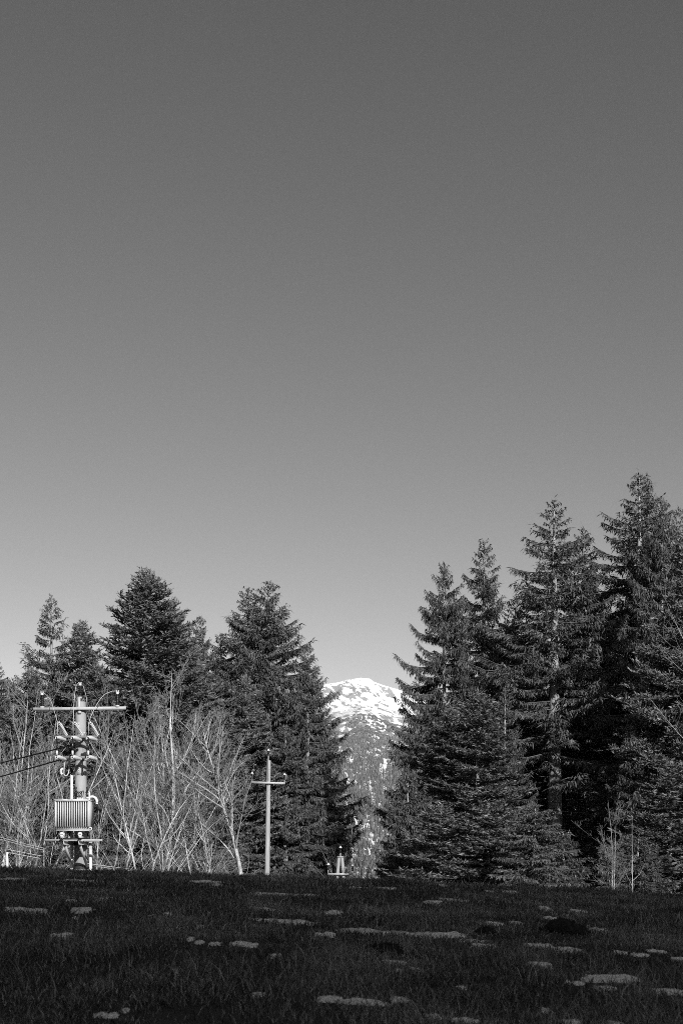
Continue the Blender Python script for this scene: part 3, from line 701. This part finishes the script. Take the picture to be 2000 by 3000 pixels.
# platform: cross beam, two cantilever channels, two braces
zP = Z(2463.5, 40.9)
MB().box((-.0, 40.85 - PD, zP + .02), (1.66, .09, .045)).build('platform_beam', 'galv', up_)
MB().box((-.0, 41.6 - PD, zP + .02), (1.2, .09, .045)).build('platform_beam', 'galv', up_)
for sx in (-.215, .215):
    MB().box((sx, -.75, zP - .06), (.012, 1.55, .1)).box((sx + .03, -.75, zP - .012), (.06, 1.55, .012)).box((sx + .03, -.75, zP - .108), (.06, 1.55, .012)).build('cantilever_channel', 'galv', up_)
    p0 = np.array([sx, -1.35, zP - .11]); p1 = np.array([sx, -.17, zP - .11 - .62])
    MB().tube([p0, p1], .042, 4).build('brace', 'galv', up_)
MB().tube([(0, 0, zP - .80), (0, 0, zP - .70)], .206, 20, cap=False).build('pole_band', 'darksteel', up_)
MB().tube([(0, 0, zP - .11), (0, 0, zP - .01)], .203, 20, cap=False).build('pole_band', 'darksteel', up_)
for fx in (-.56, .46):
    MB().tube([(fx, -.9, zP - .25), (fx, -.9, zP + .35)], .012, 6).build('threaded_rod', 'galv', up_)

# the transformer on the platform
TX, TY = PX0, 41.03
zt0, zt1 = Z(2433.5, 40.6), Z(2345, 40.6)
trf = empty('transformer', (TX, TY, 0)); tag(trf, 'pale ribbed electrical transformer on the concrete pole platform', 'transformer')
tank = MB().box((.0, 0, (zt0 + zt1) / 2), (.93, .62, zt1 - zt0)); tank.build('tank', 'paint', trf)
for s in (-1, 1):          # cooling fins front and back
    for i in range(15):
        fx = -.455 + i * .91 / 14
        MB().box((fx, s * .37, (zt0 + .115 + zt1 - .02) / 2), (.022, .117, zt1 - zt0 - .135)).build('cooling_fin', 'paint', trf)
    MB().box((0, s * .38, zt1 - .012), (.96, .15, .022)).build('fin_rim', 'paint', trf)
    MB().box((0, s * .318, zt0 + .012), (.96, .03, .024)).build('skirt', 'paint', trf)
for s in (-1, 1):
    MB().box((s * .475, 0, (zt0 + .12 + zt1) / 2), (.018, .90, zt1 - zt0 - .12)).build('side_panel', 'paint', trf)
MB().box((0, 0, zt1 + .016), (1.0, .93, .022)).build('lid', 'paint', trf)
for bx in (-.30, 0.02, .33):
    bsh = MB().lathe((bx, .12, zt1 + .02), (0, 0, 1), [(0, .05), (.05, .05), (.05, .025), (.09, .025), (.10, .05), (.115, .025), (.16, .025), (.17, .055), (.185, .025), (.23, .025), (.24, .065), (.26, .025), (.32, .022), (.40, .018), (.40, 0)], 12).build('bushing', 'brownglaze', trf)
    MB().box((bx, .12, zt1 + .045), (.16, .13, .04)).build('bushing_foot', 'porcelain', bsh)
rng = random.Random(4)
for k in range(4):
    x0 = .10 + .05 * k; MB().lathe((x0, -.12, zt1 + .02), (0, 0, 1), [(0, .03), (.04, .03), (.04, .018), (.08, .018), (.08, 0)], 8).build('low_voltage_terminal', 'porcelain', trf)
    MB().tube(smooth_path([(x0, -.12, zt1 + .08), (x0 + .03, -.14, zt1 + .2 + .03 * k), (x0 - .06, -.1, zt1 + .28 - .02 * k), (x0 - .09, -.02, zt1 + .16), (x0 - .02, .05, zt1 + .08)]), .011, 6).build('terminal_cable', 'rubber', trf)
MB().tube([(.46, -.2, zt1 + .02), (.46, -.2, zt1 + .26)], .026, 10).build('filler_pipe', 'pvc', trf, smooth=60)
MB().box((.41, -.2, zt1 + .09), (.08, .06, .05)).build('pipe_flange', 'paint', trf)
MB().tube(smooth_path([(.47, -.15, zt1 + .11), (.55, -.15, zt1 + .125), (.64, -.15, zt1 + .07), (.67, -.15, zt1 - .03), (.67, -.15, zt1 - .09)]), .036, 10).build('cable_elbow', 'pvc', trf, smooth=60)
for q in (0, 1, 2):
    MB().tube(smooth_path([(.655 + .012 * q, -.15, zt1 - .08), (.67 + .03 * q, -.12, zt1 - .3), (.60 + .05 * q, -.05, zt1 - .55), (.50, 0, zt1 - .7)]), .009, 6).build('cable', 'rubber', trf)
MB().lathe((.50, -.3, zt0 + .06), (0, 1, 0), [(0, .028), (0, .055), (.03, .055), (.03, .028), (0, .028)], 12).build('lifting_eye', 'paint', trf)
for wx in (-.26, .26):
    w_ = MB().lathe((wx - .03, -.42, zt0 - .10), (0, 1, 0), [(0, 0), (0, .062), (.02, .066), (.05, .055), (.06, .055), (.06, 0)], 16).build('wheel', 'paint', trf, smooth=30)
    MB().box((wx - .03, -.423, zt0 - .105), (.075, .006, .012)).build('wheel_slot', 'darksteel', w_)
    MB().box((wx + .06, 0, zt0 - .03), (.04, .9, .06)).box((wx + .06, -.3, zt0 - .09), (.03, .05, .12)).box((wx + .06, .3, zt0 - .09), (.03, .05, .12)).build('wheel_bracket', 'darksteel', trf)
    MB().box((wx - .02, -.1, zt0 - .185), (.07, .8, .05)).build('runner', 'galv', trf)
MB().box((0, 0, (zt0 - .21 + zP + .045) / 2), (.5, .5, max(.02, zt0 - .21 - zP - .045))).build('base_frame', 'darksteel', trf)

# black cables leaving the pole to the left
def cable(name, a, b, sag, r, m, label, cat, group):
    a, b = np.array(a, float), np.array(b, float); t = np.linspace(0, 1, 40)[:, None]
    p = a * (1 - t) + b * t; p[:, 2] -= (4 * sag * t * (1 - t))[:, 0]
    return tag(MB().tube(p, r, 6).build(name, m), label, cat, group)
A = np.array([PX0, PD, 0])
for py, pb, lab in ((2181, 2236, 'upper thick black cable running left from the transformer pole'), (2222, 2276, 'lower thick black cable running left from the transformer pole')):
    a = np.array([PX0 - .16, 41.85, Z(py, 41.85)]) if py < 2200 else np.array([X(190, 41.5), 41.5, Z(py, 41.5)])
    e = np.array([X(0, 46.5), 46.5, Z(pb, 46.5)])
    b = a + (e - a) * 9; b[2] = a[2] - .9
    drop = 4 * (1 / 9) * (8 / 9); lin = a[2] + (b[2] - a[2]) / 9
    cable('power_cable', a, b, (lin - e[2]) / drop, .021, 'rubber', lab, 'cable', 'black cables left of the transformer pole')

# ------------------------------------------------------------------ wooden pole with crossarm
def wood_pole(px, py_top, d, arm_py, half, label, twin=False, lean=0.0):
    x = X(px, d); zb = zg1(x, d); zt = Z(py_top, d); r = empty('wooden_utility_pole', (x, d, 0)); tag(r, label, 'utility pole', 'wooden poles of the overhead line')
    if not twin:
        MB().tube([(-lean, 0, zb - .5), (0, 0, zt - 1), (.02, 0, zt)], [.16, .115, .11], 14).build('pole', 'polewood', r, smooth=50)
        MB().tube([(.0, -.115, zt - 1.1), (.0, -.115, zt + .12), (.0, -.05, zt + .28)], .028, 6).build('top_pin', 'galv', r)
        MB().box((0, -.13, zt - 1.3), (.06, .04, .12)).build('arm_bracket', 'darksteel', r)
    else:
        for s in (-1, 1):
            MB().tube([(s * .42, 0, zb - .5), (s * .085, 0, zt)], [.12, .085], 12).build('leg', 'polewood', r, smooth=50)
        MB().box((0, 0, zt + .04), (.36, .24, .06)).build('cap', 'galv', r)
        MB().tube([(0, 0, zt + .05), (0, 0, zt + .25)], .028, 6).build('top_pin', 'galv', r)
    za = Z(arm_py, d)
    ar = MB().box((0, -.16, 0), (2 * half, .06, .11)).build('crossarm', 'galv', r); ar.location = (0, 0, za); ar.rotation_euler = (0, R(1.6 if not twin else 0), 0)
    for s, q in ((-1, .03), (1, -.03)):
        MB().tube([(s * half * .97, -.16, za + q - .05), (s * half * .97, -.16, za + q + .22)], .022, 6).build('pin', 'galv', r)
        i_ = MB().lathe((s * half * .97, -.16, za + q + .2), (0, 0, 1), ribbed(.26, .06, 3, .6) + [(.26, 0)], 12).build('insulator', 'brownglaze', r)
        MB().lathe((s * half * .97, -.16, za + q + .46), (0, 0, 1), [(0, .085), (.03, .08), (.12, .02), (.12, 0)], 10).build('wire_tie', 'porcelain', i_)
    yy = -.05 if not twin else 0
    i_ = MB().lathe((0, yy, zt + .26), (0, 0, 1), ribbed(.26, .06, 3, .6) + [(.26, 0)], 12).build('insulator', 'brownglaze', r)
    MB().lathe((0, yy, zt + .52), (0, 0, 1), [(0, .085), (.03, .08), (.12, .02), (.12, 0)], 10).build('wire_tie', 'porcelain', i_)
    return x, zt, za
wx_, wzt, wza = wood_pole(786.5, 2228, 78, 2294, .91, 'weathered single wooden utility pole with small crossarm before the dark spruces', lean=.12)
ax_, azt, aza = wood_pole(997, 2513, 76, 2561, .67, 'twin-legged wooden pole, only its top showing over the meadow crest', twin=True)
LW = 'thin line wires between the poles'
for k, (p, q) in enumerate(((tipL, -.88), (tipC, 0), (tipR, .88))):
    a = (p[0] + PX0, p[1] + PD, p[2] + .02); b = (wx_ + q, 77.85, (wza + .52) if q else wzt + .6); c = (ax_ + q * .72, 75.9, (aza + .5) if q else azt + .6)
    nm = ('left', 'middle', 'right')[k]
    cable('line_wire', a, b, .35, .0035, 'darksteel', 'thin %s line wire from the concrete pole to the single wooden pole' % nm, 'wire', LW)
    cable('line_wire', b, c, .3, .003, 'darksteel', 'thin %s line wire from the single wooden pole to the twin-legged pole' % nm, 'wire', LW)

# ------------------------------------------------------------------ fence at the left
fx = X(22, 45); fz = zg1(fx, 45)
fp = empty('fence_post', (fx, 45, fz)); tag(fp, 'short white fence post at the far left below bare twigs', 'fence post')
MB().tube([(0, 0, -.4), (0, 0, Z(2497, 45) - fz)], .045, 10).build('post', 'pvc', fp, smooth=50)
MB().box((.06, -.02, Z(2505, 45) - fz), (.05, .05, .08)).box((.03, -.02, Z(2513, 45) - fz), (.03, .03, .03)).build('wire_holder', 'darksteel', fp)
for k, (p0, p1, lab) in enumerate((((-60, 2434, 46), (206, 2500, 44), 'uppermost pale wire slanting down to the transformer pole foot'), ((-60, 2440, 46.2), (206, 2506, 44.2), 'second pale wire slanting down to the transformer pole foot'),
                                   ((22, 2488, 45), (400, 2548, 44.5), 'third pale wire running from the fence post to the right'), ((22, 2497, 45), (400, 2552, 44.7), 'lowest pale wire running from the fence post to the right'))):
    cable('fence_wire', (X(p0[0], p0[2]), p0[2], Z(p0[1], p0[2])), (X(p1[0], p1[2]), p1[2], Z(p1[1], p1[2])), .05, .008, 'wire', lab, 'wire', 'pale wires at the left fence')

# ------------------------------------------------------------------ snow patches and molehills in the meadow
SP5 = [(70, 112, 110, 12), (360, 119, 190, 12), (950, 124, 130, 14), (1000, 138, 50, 18), (1310, 184, 270, 15), (500, 200, 60, 14), (130, 252, 190, 26), (380, 250, 90, 28), (340, 290, 40, 22),
       (700, 278, 34, 12), (775, 268, 42, 16), (1210, 248, 130, 18), (1530, 262, 80, 20), (1320, 305, 310, 22), (925, 327, 32, 14), (1490, 362, 90, 26), (300, 365, 110, 28), (405, 390, 60, 18),
       (875, 384, 26, 14), (918, 396, 38, 18), (990, 403, 52, 14), (1120, 405, 110, 24), (1275, 460, 60, 26), (1185, 635, 60, 14), (1510, 655, 110, 20), (575, 710, 32, 20), (490, 727, 100, 22), (330, 210, 60, 9)]
SP6 = [(445, 140, 60, 8), (200, 155, 90, 7), (80, 154, 80, 7), (770, 170, 60, 14), (680, 170, 50, 7), (420, 217, 84, 14), (515, 210, 116, 16), (640, 215, 34, 8), (935, 245, 56, 18), (1080, 257, 84, 12),
       (960, 288, 50, 12), (700, 312, 92, 14), (800, 311, 50, 12), (1170, 340, 80, 14), (130, 350, 280, 26), (420, 362, 280, 26), (610, 390, 120, 16), (645, 415, 120, 26), (880, 410, 130, 26), (1030, 432, 140, 28),
       (1275, 445, 64, 14), (1440, 440, 84, 12), (1370, 455, 70, 18), (1550, 475, 76, 25), (240, 487, 104, 18), (390, 427, 60, 14), (905, 497, 104, 28), (340, 520, 60, 16), (265, 530, 50, 12), (1235, 555, 270, 48),
       (1070, 580, 84, 20), (1210, 603, 90, 14), (1505, 615, 150, 40), (550, 605, 50, 10), (110, 670, 220, 22), (265, 665, 90, 10), (565, 745, 110, 30), (430, 738, 80, 14), (1050, 765, 84, 16), (1260, 770, 70, 18), (940, 712, 50, 12), (1440, 370, 110, 12)]
patches = [(a / 1.568, 2500 + b / 1.568, c / 1.568, d / 1.568) for a, b, c, d in SP5] + [(1000 + a / 1.568, 2500 + b / 1.568, c / 1.568, d / 1.568) for a, b, c, d in SP6]
big = {(1320, 305): 'long low snow strip left of the meadow middle', (1310, 184): 'long thin snow strip near the crest below the wooden pole', (130, 350): 'long snow bank starting at the meadow middle',
       (420, 362): 'long snow bank running right from the middle one', (1235, 555): 'largest bright snow patch at the lower right', (1505, 615): 'bright snow patch cut by the right edge of the picture',
       (110, 670): 'long faint snow strip low in the middle foreground', (565, 745): 'rounded snow patch at the bottom, right of the middle', (1030, 432): 'tapering snow bank below the large molehill, right half',
       (880, 410): 'snow bank below the large molehill, left half', (130, 252): 'wide broken snow patch at the far left of the meadow', (380, 250): 'humped snow patch left, right of the wide broken one',
       (300, 365): 'snow patch left, lower of the far left ones', (645, 415): 'low snow patch left of the bank below the large molehill', (515, 210): 'thin bright snow strip under the front firs',
       (1490, 362): 'rounded snow patch just left of the middle molehill', (905, 497): 'snow patch right of the middle, under the tapering bank'}
rawkeys = [(a, b) for a, b, c, d in SP5 + SP6]
PATCH = []; SMALL = {}
for i, (px, py, w, h) in enumerate(patches):
    xa, ya = hit(px, py + h * .5); xb, yb = hit(px, py - h * .1)
    ry = min(max((yb - ya) / 2, .09), 1.0); yc = ya + ry * .8; rx = w / F * yc / 2 * 1.12; xc = X(px, yc)
    th = min(.045, max(.014, .34 * h / F * yc)) * (.6 if py > 2840 else 1.0)
    PATCH.append((xc, yc, rx, ry)); z0 = zg1(xc, yc)
    nx, ny = max(16, min(110, int(rx * 2 / .02))), 18
    u, v = np.meshgrid(np.linspace(-1.15, 1.15, nx), np.linspace(-1.15, 1.15, ny))
    X_, Y_ = xc + u * rx, yc + v * ry
    e = (np.abs(u) ** 2.2 + v * v) + 4.6 * (fbm(u * max(2.2, rx * 5.5) + i * 7.7, v * 2.0 + i, 4, .7) - .5)
    hh = th * np.clip(1.05 - e, -.9, 1) ** 1.0 * 1.25
    hh = np.where(hh > 0, np.clip(hh, 0, th * 1.1), hh) * (.45 + 1.1 * fbm(X_ * 8, Y_ * 8, 3)) + np.where(hh > 0, .012, -.03)
    hh[0] = hh[-1] = -.08; hh[:, 0] = hh[:, -1] = -.08
    vv = np.stack([X_ - xc, Y_ - yc, zg(X_, Y_) - z0 + hh], -1).reshape(-1, 3)
    q = np.arange(ny - 1)[:, None] * nx + np.arange(nx - 1)[None]
    ok = ((hh[:-1, :-1] > 0) | (hh[1:, 1:] > 0) | (hh[:-1, 1:] > 0) | (hh[1:, :-1] > 0)).ravel()
    t = np.concatenate([np.stack([q, q + 1, q + nx + 1], -1).reshape(-1, 3)[ok], np.stack([q, q + nx + 1, q + nx], -1).reshape(-1, 3)[ok]])
    o = MB().add(vv, t).build('snow_patch', 'snow', smooth=180); o.location = (xc, yc, z0)
    lab = big.get(rawkeys[i])
    tag(o, lab or 'small leftover of old snow among the shaded grass tufts', 'snow', 'snow patches in the meadow')
    if not lab:
        SMALL.setdefault(sum(py > q for q in (2590, 2630, 2670, 2710, 2770, 2860)), []).append(o)
for k, lst in SMALL.items():
    where = ('just under the crest', 'a little below the crest', 'in the upper meadow', 'in the middle of the meadow', 'just below the meadow middle', 'in the lower meadow', 'at the bottom edge')[k]
    by_place(lst, 'small scrap of old snow ' + where + ', %s from the left')

for (px, py, w, h, lab) in ((1655, 2707, 140, 46, 'large black molehill right of the meadow middle'), (1122, 2772, 140, 34, 'long low black molehill below the middle snow bank'), (1420, 2722, 60, 16, 'small flat molehill between the two larger ones')):
    x, y = hit(px, py + h * .4); rx = w / F * y / 2; hh = h / F * y * .78
    rng = np.random.RandomState(int(px)); mb = MB(); n = 260
    S, K = 28, 9; th = np.arange(S) * 2 * math.pi / S; v = []
    for k in range(K):
        f = (k + 1) / K; rr = f * (1 + .3 * (vnoise(np.cos(th) * 2 + px, np.sin(th) * 2) - .5))
        xx = rx * rr * np.cos(th); yy = rx * .8 * rr * np.sin(th)
        zz = hh * (1 - f ** 2.2) * (.45 + 1.0 * fbm((x + xx) * 6, (y + yy) * 6, 3)) + .02 * rng.rand(S)
        v.append(np.stack([xx, yy, zg(x + xx, y + yy) - zg1(x, y) + zz + .02 - .06 * (f > .95)], -1))
    v = np.concatenate(v + [np.array([[0, 0, hh * .85]])]); t = []
    for k in range(K - 1):
        for j in range(S):
            a, b, c, d_ = k * S + j, k * S + (j + 1) % S, (k + 1) * S + j, (k + 1) * S + (j + 1) % S
            t += [(a, c, d_), (a, d_, b)]
    t += [(K * S, j, (j + 1) % S) for j in range(S)]
    r_ = empty('molehill', (x, y, zg1(x, y))); tag(r_, lab, 'molehill', 'molehills in the meadow')
    MB().add(v, t).build('mound', 'mole', r_)
    cl = MB()                                    # loose crumbs of earth
    for _ in range(130):
        a = rng.rand() * 6.283; f = rng.rand() ** .6 * 1.08; s = rng.uniform(.012, .04)
        cx, cy = rx * f * math.cos(a), rx * .8 * f * math.sin(a); cz = hh * (1 - min(f, 1) ** 2.2) * .85 + .01 + zg1(x + cx, y + cy) - zg1(x, y)
        o8 = np.array([(1, 0, 0), (-1, 0, 0), (0, 1, 0), (0, -1, 0), (0, 0, 1), (0, 0, -1)]) * s * rng.uniform(.7, 1.3, (6, 1)) + (cx, cy, cz)
        cl.add(o8, [(0, 2, 4), (2, 1, 4), (1, 3, 4), (3, 0, 4), (2, 0, 5), (1, 2, 5), (3, 1, 5), (0, 3, 5)])
    tag(cl.build('crumbs', 'mole', r_), kind='stuff')
    PATCH.append((x, y, rx * .95, rx * .75))

# ------------------------------------------------------------------ grass
def grass():
    rng = np.random.RandomState(8); mb = MB()
    n = 380000
    y = 7.5 + (38.5 - 7.5) * rng.rand(n) ** .95
    x = (rng.rand(n) * 2 - 1) * (.30 * y + 1.2)
    keep = rng.rand(n) < np.clip(.35 + .5 * fbm(x * 1.6, y * 1.6, 3) + .02 * (38 - y), 0, 1) * np.clip((fbm(x * .9 + 33, y * .6 + 8, 3) - .28) * 7, .25, 1)
    x, y = x[keep], y[keep]
    tall = fbm(x * .9 + 20, y * .55, 3, .6); clump = fbm(x * 3.1 + 4, y * 2.2, 2); L = .03 + (.21 * np.clip(tall - .30, 0, 1) ** 1.2 + .14 * np.clip(clump - .5, 0, 1)) * rng.uniform(.35, 1.6, len(x)) + .03 * rng.rand(len(x))
    L *= np.interp(y, [27, 32], [1, 1.35]); L *= np.where(rng.rand(len(x)) < .04, 1.9, 1.0)
    for (cx, cy, rx, ry) in PATCH:
        e = ((x - cx) / (rx * 1.0)) ** 2 + ((y - cy) / (ry * 1.0)) ** 2
        front = (np.abs(x - cx) < rx * .85) & (y < cy) & (y > cy - ry - .35)
        front = front & (rng.rand(len(L)) < .75)
        L = np.where((e < .5) & (rng.rand(len(L)) < .93), L * np.where(rng.rand(len(L)) < .15, .7, .2), np.where(front, np.minimum(L * .75, .085), L))
    n = len(x); z = zg(x, y) - .01
    az = rng.rand(n) * 6.283 + 1.2 * fbm(x * .8, y * .8, 2); lean = rng.uniform(.25, 1.25, n)
    dx, dy = np.cos(az), np.sin(az)
    p0 = np.stack([x, y, z], -1)
    e1 = lean * .5; e2 = lean
    p1 = p0 + (L * .5)[:, None] * np.stack([dx * np.sin(e1), dy * np.sin(e1), np.cos(e1)], -1)
    p2 = p1 + (L * .55)[:, None] * np.stack([dx * np.sin(e2), dy * np.sin(e2), np.cos(e2) * .8], -1)
    w = rng.uniform(.0022, .0045, n) * (1 + y * .03)
    ph = rng.rand(n) * 3.14
    u = np.stack([np.cos(ph), np.sin(ph), 0 * ph], -1) * w[:, None]
    v = np.stack([p0 - u, p0 + u, p1 - u * .8, p1 + u * .8, p2], 1).reshape(-1, 3)
    i = np.arange(n)[:, None] * 5
    t = np.concatenate([i + np.array([[0, 1, 3]]), i + np.array([[0, 3, 2]]), i + np.array([[2, 3, 4]])])
    dry = rng.rand(n) ** 3.2 * .85 + 1.3 * np.clip(fbm(x * .8 + 70, y * .6, 3) - .45, 0, 1) + .5 * np.clip(L - .13, 0, .2) / .2
    mb.add(v, t, np.repeat(np.clip(dry, 0, 1), 5))
    o = mb.build('grass', 'grass')
    tag(o, 'short matted winter grass covering the shaded meadow', 'grass', kind='stuff')
grass()
for o in list(bpy.data.objects):
    for k in ('H', 'R'):
        if k in o: del o[k]
